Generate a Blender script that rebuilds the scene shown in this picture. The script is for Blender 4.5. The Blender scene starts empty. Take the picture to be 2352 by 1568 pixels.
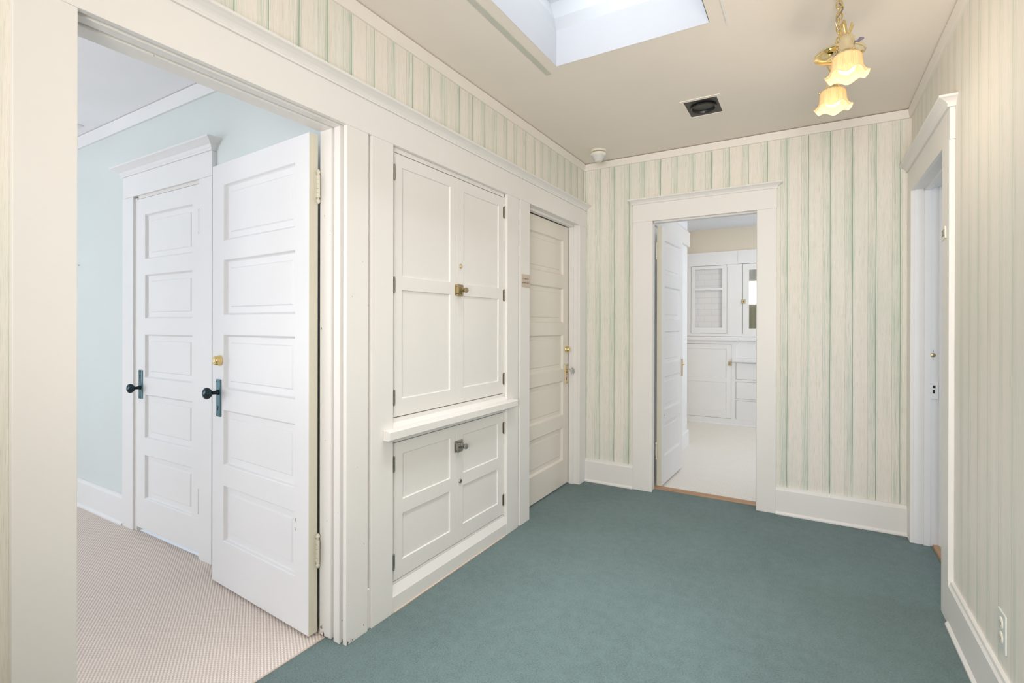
import bpy, bmesh, math, random
from mathutils import Vector, Matrix
random.seed(7)
sc = bpy.context.scene
COL = sc.collection
PI = math.pi

# ------------------------------------------------------------------ materials
def new_mat(name):
    m = bpy.data.materials.new(name); m.use_nodes = True
    nt = m.node_tree
    b = nt.nodes['Principled BSDF']
    return m, nt, b

def N(nt, typ, **kw):
    n = nt.nodes.new(typ)
    for k, v in kw.items():
        if k.startswith('i_'):
            key = k[2:].replace('_', ' ')
            n.inputs[key].default_value = v
        else:
            setattr(n, k, v)
    return n

def lk(nt, a, ao, b, bi): nt.links.new(a.outputs[ao], b.inputs[bi])

def math_n(nt, op, a, b=None, c=None, clamp=False):
    n = nt.nodes.new('ShaderNodeMath'); n.operation = op; n.use_clamp = clamp
    for i, v in enumerate((a, b, c)):
        if v is None: continue
        if isinstance(v, (int, float)): n.inputs[i].default_value = v
        else: nt.links.new(v, n.inputs[i])
    return n.outputs[0]

def mix_col(nt, fac, c1, c2):
    n = nt.nodes.new('ShaderNodeMix'); n.data_type = 'RGBA'
    if isinstance(fac, (int, float)): n.inputs[0].default_value = fac
    else: nt.links.new(fac, n.inputs[0])
    for i, c in ((6, c1), (7, c2)):
        if isinstance(c, tuple): n.inputs[i].default_value = (*c, 1)
        else: nt.links.new(c, n.inputs[i])
    return n.outputs[2]

def bump(nt, b, h, strength=.2, dist=.002):
    n = nt.nodes.new('ShaderNodeBump'); n.inputs['Strength'].default_value = strength
    n.inputs['Distance'].default_value = dist
    nt.links.new(h, n.inputs['Height']); nt.links.new(n.outputs[0], b.inputs['Normal'])

def obj_coord(nt):
    return nt.nodes.new('ShaderNodeNewGeometry').outputs['Position']

def noise(nt, vec, scale, detail=3, rough=.5):
    n = nt.nodes.new('ShaderNodeTexNoise'); n.inputs['Scale'].default_value = scale
    n.inputs['Detail'].default_value = detail; n.inputs['Roughness'].default_value = rough
    if vec is not None: nt.links.new(vec, n.inputs['Vector'])
    return n.outputs[0]

def mapping(nt, vec, scale, rot=(0, 0, 0), loc=(0, 0, 0)):
    n = nt.nodes.new('ShaderNodeMapping'); n.inputs['Scale'].default_value = scale
    n.inputs['Rotation'].default_value = rot; n.inputs['Location'].default_value = loc
    nt.links.new(vec, n.inputs['Vector']); return n.outputs[0]

def paint(name, col, rough=.38, bs=.05, var=.03):
    m, nt, b = new_mat(name)
    p = obj_coord(nt)
    n1 = noise(nt, p, 3.0, 3)
    c = mix_col(nt, n1, tuple(x * (1 - var) for x in col), tuple(min(1, x * (1 + var)) for x in col))
    nt.links.new(c, b.inputs['Base Color']); b.inputs['Roughness'].default_value = rough
    b.inputs['Specular IOR Level'].default_value = .35
    bump(nt, b, noise(nt, p, 90, 3), bs, .001)
    return m

def plain(name, col, rough=.4, metal=0.0, bs=0.0, scale=60):
    m, nt, b = new_mat(name)
    p = obj_coord(nt)
    c = mix_col(nt, noise(nt, p, scale, 2), tuple(x * .9 for x in col), tuple(min(1, x * 1.08) for x in col))
    nt.links.new(c, b.inputs['Base Color'])
    b.inputs['Roughness'].default_value = rough; b.inputs['Metallic'].default_value = metal
    if bs: bump(nt, b, noise(nt, p, scale * 3, 3), bs, .001)
    return m

def worn_paint(name, col):
    """painted wood with dark chips low on the edge"""
    m, nt, b = new_mat(name)
    p = obj_coord(nt)
    sep = nt.nodes.new('ShaderNodeSeparateXYZ'); nt.links.new(p, sep.inputs[0])
    low = math_n(nt, 'SUBTRACT', 1.0, math_n(nt, 'MULTIPLY', sep.outputs[2], 9.0), clamp=True)
    low = math_n(nt, 'MULTIPLY', low, low)
    n1 = noise(nt, mapping(nt, p, (60, 60, 25)), 1, 4)
    chip = math_n(nt, 'GREATER_THAN', math_n(nt, 'ADD', n1, math_n(nt, 'MULTIPLY', low, .16)), .74)
    base = mix_col(nt, noise(nt, p, 3.0, 3), tuple(x * .97 for x in col), tuple(min(1, x * 1.03) for x in col))
    c = mix_col(nt, chip, base, (.09, .055, .04))
    nt.links.new(c, b.inputs['Base Color']); b.inputs['Roughness'].default_value = .4
    b.inputs['Specular IOR Level'].default_value = .35
    bump(nt, b, noise(nt, p, 90, 3), .06, .001)
    return m

def wallpaper(name, axis, off, k=1.0, kl=1.0, period=.1215):
    m, nt, b = new_mat(name)
    p = obj_coord(nt)
    sep = nt.nodes.new('ShaderNodeSeparateXYZ'); nt.links.new(p, sep.inputs[0])
    u = sep.outputs[axis]; z = sep.outputs[2]
    cmb = nt.nodes.new('ShaderNodeCombineXYZ'); nt.links.new(u, cmb.inputs[0]); nt.links.new(z, cmb.inputs[1])
    uv = cmb.outputs[0]
    wob = math_n(nt, 'MULTIPLY', math_n(nt, 'SUBTRACT', noise(nt, mapping(nt, uv, (6, 1.2, 1)), 1, 3), .5), .012)
    t = math_n(nt, 'FRACT', math_n(nt, 'DIVIDE', math_n(nt, 'ADD', math_n(nt, 'SUBTRACT', u, off - 10 * period), wob), period))
    def line(c, w, soft=.012):
        d = math_n(nt, 'ABSOLUTE', math_n(nt, 'SUBTRACT', t, c))
        return math_n(nt, 'SUBTRACT', 1.0, math_n(nt, 'DIVIDE', math_n(nt, 'SUBTRACT', d, w), soft), clamp=True)
    def dry(sx, sz, thr, gain):
        n = noise(nt, mapping(nt, uv, (sx, sz, 1)), 1, 5, .62)
        return math_n(nt, 'MULTIPLY', math_n(nt, 'SUBTRACT', n, thr), gain, clamp=True)
    streak = dry(420, 5, .50, 5)
    fine = dry(700, 14, .48, 4)
    broad = dry(30, 1.3, .42, 3)
    # base cream with fine vertical dry-brush and slow drift between warm and grey green
    c = mix_col(nt, noise(nt, mapping(nt, uv, (14, .8, 1)), 1, 4), (.80, .742, .66), (.84, .805, .755))
    drift = dry(2.6, .55, .46, 4)
    c = mix_col(nt, math_n(nt, 'MULTIPLY', drift, .38 * k), c, (.61, .68, .60))
    c = mix_col(nt, math_n(nt, 'MULTIPLY', dry(60, 1.6, .50, 5), .28 * k), c, (.62, .64, .54))
    c = mix_col(nt, math_n(nt, 'MULTIPLY', fine, .34 * k), c, (.50, .50, .40))
    c = mix_col(nt, math_n(nt, 'MULTIPLY', dry(320, 7, .60, 9), .40 * k), c, (.38, .40, .30))
    # hatch band before the main line and just after it
    hb = math_n(nt, 'ADD', line(.86, .10, .09), line(.055, .035, .03), clamp=True)
    hb = math_n(nt, 'MULTIPLY', hb, math_n(nt, 'ADD', math_n(nt, 'MULTIPLY', streak, .60 * k), math_n(nt, 'MULTIPLY', broad, .30 * k)), clamp=True)
    c = mix_col(nt, hb, c, (.40, .52, .43))
    # occasional rosy / tan hair line
    c = mix_col(nt, math_n(nt, 'MULTIPLY', line(.95, .012), math_n(nt, 'MULTIPLY', broad, .5)), c, (.66, .42, .32))
    # thin secondary line
    c = mix_col(nt, math_n(nt, 'MULTIPLY', line(.68, .006), math_n(nt, 'ADD', .28 * kl, math_n(nt, 'MULTIPLY', streak, .5 * kl))), c, (.30, .36, .26))
    c = mix_col(nt, math_n(nt, 'MULTIPLY', line(.985, .02, .03), math_n(nt, 'MULTIPLY', broad, .5 * k)), c, (.36, .52, .42))
    # main green line with a pale highlight beside it
    c = mix_col(nt, math_n(nt, 'MULTIPLY', line(.045, .012), .5), c, (.86, .88, .72))
    c = mix_col(nt, math_n(nt, 'MULTIPLY', line(.008, .022), math_n(nt, 'ADD', .60 * kl, math_n(nt, 'MULTIPLY', streak, .38 * kl))), c, (.13, .25, .18))
    nt.links.new(c, b.inputs['Base Color']); b.inputs['Roughness'].default_value = .55
    b.inputs['Specular IOR Level'].default_value = .25
    return m

def hall_carpet():
    m, nt, b = new_mat('green_pile_carpet')
    p = obj_coord(nt)
    big = math_n(nt, 'MULTIPLY', math_n(nt, 'SUBTRACT', noise(nt, p, 2.6, 5, .6), .32), 2.6, clamp=True); mid = noise(nt, p, 22, 4)
    fib = noise(nt, mapping(nt, p, (130, 210, 1), rot=(0, 0, .6)), 1, 5, .65)
    c = mix_col(nt, big, (.105, .164, .163), (.158, .228, .231))
    f = math_n(nt, 'MULTIPLY', math_n(nt, 'SUBTRACT', fib, .3), 2.2, clamp=True)
    c2 = mix_col(nt, f, (.035, .066, .065), (.275, .362, .358))
    c = mix_col(nt, .55, c, c2)
    c = mix_col(nt, math_n(nt, 'MULTIPLY', math_n(nt, 'SUBTRACT', mid, .35), 1.2, clamp=True), c, (.18, .26, .258))
    nt.links.new(c, b.inputs['Base Color']); b.inputs['Roughness'].default_value = .95
    b.inputs['Specular IOR Level'].default_value = .1
    b.inputs['Sheen Weight'].default_value = .15
    bump(nt, b, fib, .8, .006)
    return m

def loop_carpet():
    m, nt, b = new_mat('beige_loop_carpet')
    p = obj_coord(nt)
    q = mapping(nt, p, (1, 1, 1), rot=(0, 0, math.radians(-57.2)))
    sep = nt.nodes.new('ShaderNodeSeparateXYZ'); nt.links.new(q, sep.inputs[0])
    row = math_n(nt, 'DIVIDE', sep.outputs[0], .0118)
    odd = math_n(nt, 'MULTIPLY', math_n(nt, 'FLOOR', row), .5)
    a = math_n(nt, 'SINE', math_n(nt, 'MULTIPLY', row, 2 * PI))
    r2 = math_n(nt, 'ADD', math_n(nt, 'DIVIDE', sep.outputs[1], .0125), odd)
    d = math_n(nt, 'SINE', math_n(nt, 'MULTIPLY', r2, 2 * PI))
    h = math_n(nt, 'ADD', math_n(nt, 'MULTIPLY', a, .32), math_n(nt, 'MULTIPLY', d, .17))
    h = math_n(nt, 'ADD', h, .5)
    nz = noise(nt, p, 160, 4)
    h = math_n(nt, 'ADD', h, math_n(nt, 'MULTIPLY', math_n(nt, 'SUBTRACT', nz, .5), .9), clamp=True)
    c = mix_col(nt, h, (.54, .46, .41), (.88, .79, .73))
    nt.links.new(c, b.inputs['Base Color']); b.inputs['Roughness'].default_value = .95
    b.inputs['Specular IOR Level'].default_value = .1
    bump(nt, b, h, .5, .004)
    return m

def mosaic():
    m, nt, b = new_mat('white_mosaic_tile')
    p = obj_coord(nt)
    br = nt.nodes.new('ShaderNodeTexBrick')
    br.offset = .5; br.inputs['Scale'].default_value = 1.0
    br.inputs['Brick Width'].default_value = .052; br.inputs['Row Height'].default_value = .026
    br.inputs['Mortar Size'].default_value = .0016
    br.inputs['Color1'].default_value = (.80, .765, .70, 1); br.inputs['Color2'].default_value = (.82, .79, .735, 1)
    br.inputs['Mortar'].default_value = (.73, .705, .66, 1)
    nt.links.new(p, br.inputs['Vector']); nt.links.new(br.outputs[0], b.inputs['Base Color'])
    b.inputs['Roughness'].default_value = .3
    return m

def reflected_tile():  # tile pattern that paints the reflection in the cabinet glass
    m, nt, b = new_mat('reflected_tile_pattern')
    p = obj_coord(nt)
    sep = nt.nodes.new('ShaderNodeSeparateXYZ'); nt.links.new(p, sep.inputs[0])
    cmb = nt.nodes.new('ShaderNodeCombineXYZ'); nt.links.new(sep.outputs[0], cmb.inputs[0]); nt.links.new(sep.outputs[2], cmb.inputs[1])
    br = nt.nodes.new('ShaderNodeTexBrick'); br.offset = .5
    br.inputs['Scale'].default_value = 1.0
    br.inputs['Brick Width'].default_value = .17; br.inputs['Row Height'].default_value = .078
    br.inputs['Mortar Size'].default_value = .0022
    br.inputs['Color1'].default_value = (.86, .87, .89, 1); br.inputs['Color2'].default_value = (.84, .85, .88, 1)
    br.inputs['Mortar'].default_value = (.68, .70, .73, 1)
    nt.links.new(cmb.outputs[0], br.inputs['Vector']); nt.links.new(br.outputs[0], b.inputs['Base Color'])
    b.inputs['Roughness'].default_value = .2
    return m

def wood():
    m, nt, b = new_mat('oak_threshold')
    p = obj_coord(nt)
    n = noise(nt, mapping(nt, p, (6, 90, 40)), 1, 4)
    nt.links.new(mix_col(nt, n, (.30, .15, .07), (.56, .36, .21)), b.inputs['Base Color'])
    b.inputs['Roughness'].default_value = .45
    return m

def glass_clear(name, tint=(1, 1, 1), rough=.02):
    m, nt, b = new_mat(name)
    b.inputs['Base Color'].default_value = (*tint, 1); b.inputs['Transmission Weight'].default_value = 1
    b.inputs['Roughness'].default_value = rough; b.inputs['IOR'].default_value = 1.45
    n = noise(nt, obj_coord(nt), 12, 2)
    bump(nt, b, n, .02, .001)
    return m

def thin_glass(name):
    m, nt, b = new_mat(name)
    out = nt.nodes['Material Output']
    t = nt.nodes.new('ShaderNodeBsdfTransparent'); g = nt.nodes.new('ShaderNodeBsdfGlossy'); g.inputs['Roughness'].default_value = .03
    mx = nt.nodes.new('ShaderNodeMixShader')
    mx.inputs[0].default_value = .06; nt.links.new(t.outputs[0], mx.inputs[1]); nt.links.new(g.outputs[0], mx.inputs[2])
    nt.links.new(mx.outputs[0], out.inputs[0]); nt.nodes.remove(b)
    return m

def shade_glass():
    m, nt, b = new_mat('amber_ribbed_glass')
    b.inputs['Base Color'].default_value = (.98, .79, .50, 1)
    b.inputs['Roughness'].default_value = .22
    b.inputs['Transmission Weight'].default_value = .35
    out = nt.nodes['Material Output']
    tr = nt.nodes.new('ShaderNodeBsdfTranslucent'); tr.inputs[0].default_value = (1.0, .83, .60, 1)
    mx = nt.nodes.new('ShaderNodeMixShader'); mx.inputs[0].default_value = .36
    nt.links.new(b.outputs[0], mx.inputs[1]); nt.links.new(tr.outputs[0], mx.inputs[2])
    nt.links.new(mx.outputs[0], out.inputs[0])
    n = noise(nt, obj_coord(nt), 40, 2); bump(nt, b, n, .05, .001)
    return m

def emis(name, col, s):
    m, nt, b = new_mat(name)
    b.inputs['Base Color'].default_value = (*col, 1)
    b.inputs['Emission Color'].default_value = (*col, 1); b.inputs['Emission Strength'].default_value = s
    return m

M = {}
M['white'] = paint('warm_white_gloss_paint', (.79, .768, .742))
M['worn'] = worn_paint('chipped_white_paint', (.79, .768, .742))
M['door_white'] = paint('white_door_paint', (.79, .79, .81))
M['ivory_edge'] = paint('ivory_edge_paint', (.66, .63, .52))
M['bed_white'] = paint('cool_white_trim_paint', (.82, .82, .83))
M['bath_white'] = paint('bathroom_white_paint', (.82, .83, .85))
M['ceil'] = paint('ceiling_paint', (.83, .765, .695), .7, .03)
M['crown'] = paint('crown_paint', (.80, .755, .70), .5)
M['bed_ceil'] = paint('bedroom_ceiling_paint', (.92, .925, .95), .7, .03)
M['mint'] = paint('mint_wall_paint', (.69, .745, .745), .30, .04)
M['bath_ceil'] = paint('bathroom_ceiling_paint', (.80, .84, .93), .7, .03)
M['door_shaded'] = paint('recess_shaded_door_white', (.75, .695, .615))  # white door toned tan to paint in the shade of its recess
M['dark_hinge'] = plain('dark_tarnished_brass', (.20, .165, .11), .4, .9)
M['cream_wall'] = paint('bathroom_cream_wall', (.74, .67, .56), .6)
M['well'] = paint('skylight_well_dimmed_white', (.225, .23, .236), .6, .02)  # white well greyed in colour so its lamp-lit upper part stays dim
M['lip'] = paint('skylight_lip_lit_tone', (.345, .352, .372), .6, .02)  # same well, toned lighter to paint in the brighter lower band
M['rail'] = paint('shaded_track_tone', (.55, .56, .50), .5)  # grey puts the shaded look of the left strip into the colour
M['paper_x'] = wallpaper('striped_wallpaper_back', 0, -.134, 1.55, 1.1)
M['paper_y'] = wallpaper('striped_wallpaper_side', 1, 1.055, 1.45, 1.0)
M['paper_r'] = wallpaper('streaked_wallpaper_right', 1, 1.0, .95, .30)
M['carpet'] = hall_carpet()
M['loop'] = loop_carpet()
M['mosaic'] = mosaic()
M['reflected_tile'] = reflected_tile()
M['wood'] = wood()
M['brass'] = plain('polished_brass', (.80, .62, .28), .22, 1)
M['old_brass'] = plain('aged_brass', (.42, .35, .21), .35, 1, .1)
M['pale_brass'] = plain('pale_satin_brass', (.66, .56, .38), .35, 1)
M['pan_brass'] = plain('polished_pale_brass', (.86, .76, .52), .16, 1)
M['steel'] = plain('tarnished_nickel', (.42, .41, .38), .35, 1, .1)
M['black'] = plain('black_bronze', (.025, .045, .055), .22, .75)
M['plate_blk'] = plain('blued_bronze_plate', (.10, .19, .23), .3, .85)
M['void'] = plain('dark_recess', (.006, .006, .006), .6)
M['vent_blk'] = plain('black_plastic', (.009, .009, .009), .36)
M['off_white'] = plain('ivory_plastic', (.80, .76, .66), .35)
M['grey_plastic'] = plain('grey_white_plastic', (.66, .68, .70), .35)
M['plate_cream'] = plain('cream_plastic', (.72, .74, .70), .35)
M['sign'] = plain('champagne_metal_sign', (.60, .50, .41), .4, .2)
M['ink'] = plain('grey_ink', (.27, .22, .20), .6)
M['tag'] = plain('cream_card', (.82, .78, .66), .6)
M['tag_ink'] = plain('grey_green_ink', (.26, .29, .27), .6)
M['glass'] = thin_glass('clear_glass')
M['crystal'] = glass_clear('crystal_glass', (.97, .98, 1))
M['shade'] = shade_glass()
M['bulb'] = emis('glowing_bulb', (1.0, .94, .86), 2.8)
M['pane'] = emis('skylight_diffuser', (.92, .96, 1.0), .4)
M['mirror'] = plain('mirror_silver', (.86, .88, .86), .03, 1)
M['seam'] = plain('seam_tape', (.60, .50, .43), .7)
M['raw'] = plain('bare_wood_strip', (.68, .53, .43), .7)

# ------------------------------------------------------------------ builders
class MB:
    def __init__(s): s.bm = bmesh.new()
    def box(s, x0, x1, y0, y1, z0, z1, bev=0.0):
        x0, x1 = sorted((x0, x1)); y0, y1 = sorted((y0, y1)); z0, z1 = sorted((z0, z1))
        b2 = bmesh.new()
        vs = [b2.verts.new((x, y, z)) for x in (x0, x1) for y in (y0, y1) for z in (z0, z1)]
        for f in ((0, 1, 3, 2), (4, 6, 7, 5), (0, 4, 5, 1), (2, 3, 7, 6), (0, 2, 6, 4), (1, 5, 7, 3)):
            b2.faces.new([vs[i] for i in f])
        if bev:
            bmesh.ops.bevel(b2, geom=b2.edges[:], offset=bev, segments=2, profile=.6, affect='EDGES')
        s._merge(b2); return s
    def _merge(s, b2, mat=None):
        if mat is not None: bmesh.ops.transform(b2, matrix=mat, verts=b2.verts)
        me = bpy.data.meshes.new('t'); b2.to_mesh(me); b2.free()
        s.bm.from_mesh(me); bpy.data.meshes.remove(me)
    def quad(s, *pts):
        s.bm.faces.new([s.bm.verts.new(p) for p in pts]); return s
    def lathe(s, prof, loc=(0, 0, 0), axis='z', seg=32, mod=None, close=False):
        """prof: list of (r, h). axis: direction of h. mod(r,h,ang,i)->(r,h)"""
        A = {'z': Matrix.Identity(4), '-z': Matrix.Rotation(PI, 4, 'X'), 'x': Matrix.Rotation(PI / 2, 4, 'Y'),
             '-x': Matrix.Rotation(-PI / 2, 4, 'Y'), '-y': Matrix.Rotation(PI / 2, 4, 'X'), 'y': Matrix.Rotation(-PI / 2, 4, 'X')}[axis] if isinstance(axis, str) else axis
        b2 = bmesh.new(); rings = []
        for i, (r, h) in enumerate(prof):
            if r < 1e-6 and mod is None:
                rings.append([b2.verts.new((0, 0, h))]); continue
            ring = []
            for k in range(seg):
                a = 2 * PI * k / seg
                rr, hh = (r, h) if mod is None else mod(r, h, a, i)
                ring.append(b2.verts.new((rr * math.cos(a), rr * math.sin(a), hh)))
            rings.append(ring)
        for a, b in zip(rings, rings[1:]):
            if len(a) == 1 and len(b) == 1: continue
            for k in range(seg):
                k2 = (k + 1) % seg
                if len(a) == 1: b2.faces.new((a[0], b[k], b[k2]))
                elif len(b) == 1: b2.faces.new((a[k], b[0], a[k2]))
                else: b2.faces.new((a[k], b[k], b[k2], a[k2]))
        bmesh.ops.recalc_face_normals(b2, faces=b2.faces)
        s._merge(b2, Matrix.Translation(loc) @ A); return s
    def tube(s, pts, r, seg=10, closed=False):
        pts = [Vector(p) for p in pts]; n = len(pts); b2 = bmesh.new(); rings = []
        up = Vector((0, 0, 1))
        prev = None
        for i, p in enumerate(pts):
            if closed: d = pts[(i + 1) % n] - pts[i - 1]
            else: d = pts[min(i + 1, n - 1)] - pts[max(i - 1, 0)]
            d.normalize()
            if prev is None:
                a = d.cross(up)
                if a.length < .05: a = d.cross(Vector((1, 0, 0)))
            else:
                a = prev - d * prev.dot(d)
            a.normalize(); prev = a; b = d.cross(a)
            rings.append([b2.verts.new(p + r * (math.cos(2 * PI * k / seg) * a + math.sin(2 * PI * k / seg) * b)) for k in range(seg)])
        rr = list(zip(rings, rings[1:])) + ([(rings[-1], rings[0])] if closed else [])
        for a, b in rr:
            for k in range(seg):
                b2.faces.new((a[k], a[(k + 1) % seg], b[(k + 1) % seg], b[k]))
        if not closed:
            b2.faces.new(rings[0][::-1]); b2.faces.new(rings[-1])
        bmesh.ops.recalc_face_normals(b2, faces=b2.faces)
        s._merge(b2); return s
    def sphere(s, loc, r, sc3=(1, 1, 1), seg=24):
        b2 = bmesh.new(); bmesh.ops.create_uvsphere(b2, u_segments=seg, v_segments=seg // 2, radius=r)
        s._merge(b2, Matrix.Translation(loc) @ Matrix.Diagonal((*sc3, 1))); return s
    def prism(s, poly, t0, t1, axis):
        """poly: 2D points; axis: extrusion axis. x: poly=(y,z); y: poly=(x,z); z: poly=(x,y)"""
        f = {'x': lambda a, b, t: (t, a, b), 'y': lambda a, b, t: (a, t, b), 'z': lambda a, b, t: (a, b, t)}[axis]
        b2 = bmesh.new()
        A = [b2.verts.new(f(a, b, t0)) for a, b in poly]; B = [b2.verts.new(f(a, b, t1)) for a, b in poly]
        b2.faces.new(A); b2.faces.new(B[::-1])
        n = len(poly)
        for k in range(n): b2.faces.new((A[k], B[k], B[(k + 1) % n], A[(k + 1) % n]))
        bmesh.ops.recalc_face_normals(b2, faces=b2.faces)
        s._merge(b2); return s
    def build(s, name, mat, parent=None, smooth=False, local=False, bev=0.0):
        if parent is not None and not local:
            o = Vector((0, 0, 0)); q = parent
            while q is not None: o += q.location; q = q.parent
            bmesh.ops.translate(s.bm, verts=s.bm.verts, vec=-o)
        me = bpy.data.meshes.new(name); s.bm.to_mesh(me); s.bm.free()
        me.materials.append(mat)
        if smooth:
            for p in me.polygons: p.use_smooth = True
        ob = bpy.data.objects.new(name, me); COL.objects.link(ob)
        if parent is not None: ob.parent = parent
        if smooth:
            md = ob.modifiers.new('es', 'EDGE_SPLIT'); md.split_angle = math.radians(40)
        if bev:
            md = ob.modifiers.new('bv', 'BEVEL'); md.width = bev; md.segments = 2; md.limit_method = 'ANGLE'; md.angle_limit = math.radians(50)
        return ob

def tag(o, label=None, cat=None, group=None, kind=None):
    if label: o['label'] = label
    if cat: o['category'] = cat
    if group: o['group'] = group
    if kind: o['kind'] = kind
    return o

def thing(name, label, cat, loc=(0, 0, 0), rz=0, group=None, kind=None):
    o = bpy.data.objects.new(name, None); COL.objects.link(o)
    o.location = loc; o.rotation_euler = (0, 0, rz); o.empty_display_size = .05
    return tag(o, label, cat, group, kind)

def struct(mb, name, mat, label, cat, **kw):
    return tag(mb.build(name, mat, **kw), label, cat, kind='structure')

# ------------------------------------------------------------------ dimensions (metres)
H = 2.6
XW = -1.606; XC = -1.586          # hall left wall / its casing face
XB = -1.72                        # bedroom side of that wall
YW = 3.869; YC = 3.849            # hall back wall / casing face
YB = 3.945                        # bathroom side of that wall
RW = .529; RC = .509              # hall right wall / casing face
RB = .65
HD = 2.077                        # head casing underside
HT = 2.213                        # head casing top
YN = -2.2                         # near end of the hall
YS = 1.50                         # bedroom closet wall
XBL = -5.6                        # bedroom far left

# ------------------------------------------------------------------ shell
w = MB()
w.box(XB, XW, YN, .52, 0, H); w.box(XB, XW, .52, 1.400, 2.085, H)
w.box(XB, XW, 1.400, 1.645, 0, H); w.box(XB, XW - .035, 1.645, 2.607, 0, 2.078); w.box(XB, XW, 1.645, 2.607, 2.078, H)
w.box(XB, XW, 2.607, 2.893, 0, H); w.box(XB, XW, 2.893, 3.741, 2.085, H); w.box(XB, XW, 3.741, YB, 0, H)
struct(w, 'wall_left', M['paper_y'], 'left hall wall papered in cream and green stripes above the white panelling', 'wall')
w = MB()
w.box(XW, -1.052, YW, YB, 0, H); w.box(-.312, RB, YW, YB, 0, H); w.box(-1.052, -.312, YW, YB, 2.085, H)
struct(w, 'wall_back', M['paper_x'], 'far hall wall with striped wallpaper around the bathroom doorway', 'wall')
w = MB()
w.box(RW, RB, YN, 2.925, 0, H); w.box(RW, RB, 3.755, YW, 0, H); w.box(RW, RB, 2.925, 3.755, 2.085, H)
struct(w, 'wall_right', M['paper_r'], 'right hall wall with pale vertically streaked wallpaper', 'wall')
w = MB(); w.box(XB, RB, YN - .1, YN, 0, H)
struct(w, 'wall_near', M['paper_x'], 'striped wallpaper wall closing the near end of the hall', 'wall')

# hall ceiling with the skylight opening
SX0, SX1, SY0, SY1 = -1.118, -.379, 1.10, 2.318
VX0, VX1, VY0, VY1 = -.65, -.466, 3.082, 3.330
w = MB()
w.box(XB, SX0, YN, YB, H, H + .05); w.box(SX1, RB, YN, YB, H, H + .05)
w.box(SX0, SX1, YN, SY0, H, H + .05)
w.box(SX0, SX1, SY1, VY0 - .01, H, H + .05); w.box(SX0, SX1, VY1 + .01, YB, H, H + .05)
w.box(SX0, VX0 - .01, VY0 - .01, VY1 + .01, H, H + .05); w.box(VX1 + .01, SX1, VY0 - .01, VY1 + .01, H, H + .05)
struct(w, 'ceiling', M['ceil'], 'beige grey hall ceiling cut by the skylight opening', 'ceiling')

# skylight: well, casing rails, diffuser
b2 = MB()
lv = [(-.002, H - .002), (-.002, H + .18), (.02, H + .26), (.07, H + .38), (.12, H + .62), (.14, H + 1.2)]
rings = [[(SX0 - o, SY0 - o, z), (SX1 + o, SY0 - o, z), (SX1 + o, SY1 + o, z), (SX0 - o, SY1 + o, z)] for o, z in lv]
lip = MB()
for i, (A, B) in enumerate(zip(rings, rings[1:])):
    for k in range(4): (lip if i == 0 else b2).quad(A[k], A[(k + 1) % 4], B[(k + 1) % 4], B[k])
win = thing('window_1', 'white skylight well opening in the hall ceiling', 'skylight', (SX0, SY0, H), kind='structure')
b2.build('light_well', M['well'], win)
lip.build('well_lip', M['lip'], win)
z = H + 1.2
p = MB(); p.box(SX0 - .16, SX1 + .16, SY0 - .16, SY1 + .16, z, z + .02)
p.build('skylight_pane', M['pane'], win)
for x0, x1, m_, lab in ((-1.200, -1.172, 'rail', 'ceiling strip left of the skylight, its shade painted grey'), (-.318, -.305, 'white', 'thin pale strip on the ceiling right of the skylight')):
    r = MB(); r.box(x0, x1, 1.05, 2.372, H - .004, H + .001, .001)
    tag(r.build('ceiling_strip', M[m_]), lab, 'strip')

# floors
w = MB(); w.box(-1.705, RB - .035, YN, 3.945, -.03, 0)
struct(w, 'floor', M['carpet'], 'sea green cut pile carpet covering the hall floor', 'floor')
w = MB(); w.box(XBL, -1.708, -3.2, YS, -.03, 0)
struct(w, 'floor', M['loop'], 'beige ribbed loop carpet in the bedroom on the left', 'floor')
w = MB(); w.box(-1.7, 1.7, 3.95, 7.2, -.03, 0)
struct(w, 'floor', M['mosaic'], 'white mosaic tile floor of the bathroom beyond the far doorway', 'floor')
w = MB(); w.box(RB + .005, 2.6, 2.0, 4.6, -.03, 0)
struct(w, 'floor', M['loop'], 'carpet of the side room beyond the right doorway', 'floor')
s = MB(); s.box(-1.711, -1.703, .535, 1.374, -.002, .003, .001)
tag(s.build('carpet_seam_strip', M['seam']), 'thin pale strip joining the beige and green carpets at the left doorway', 'strip')
s = MB(); s.lathe([(0, .008), (.006, .0075), (.010, .004), (.011, 0)], (-1.735, 1.02, 0), 'z', 20)
tag(s.build('carpet_tack', M['seam'], smooth=True), 'small round tack on the beige carpet beside the green seam', 'tack')

# bedroom shell
w = MB()
w.box(XBL, -3.625, YS, YS + .1, 0, H); w.box(-3.625, -2.86, YS, YS + .1, 2.075, H); w.box(-2.86, XB, YS, YS + .1, 0, H)
w.box(-3.7, -2.8, YS + .1, YS + .12, 0, H)
struct(w, 'wall_bedroom_back', M['mint'], 'mint green bedroom wall around the closet door', 'wall')
w = MB(); w.box(XBL - .1, XBL, -3.2, YS + .1, 0, H)
struct(w, 'wall_bedroom_left', M['mint'], 'mint green far left wall of the bedroom', 'wall')
w = MB(); w.box(XBL, XB, -3.3, -3.2, 0, H)
struct(w, 'wall_bedroom_near', M['mint'], 'mint green near wall of the bedroom', 'wall')
w = MB(); w.box(XBL, XB, -3.2, YS, H, H + .05)
struct(w, 'ceiling', M['bed_ceil'], 'pale lavender white bedroom ceiling', 'ceiling')

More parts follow.
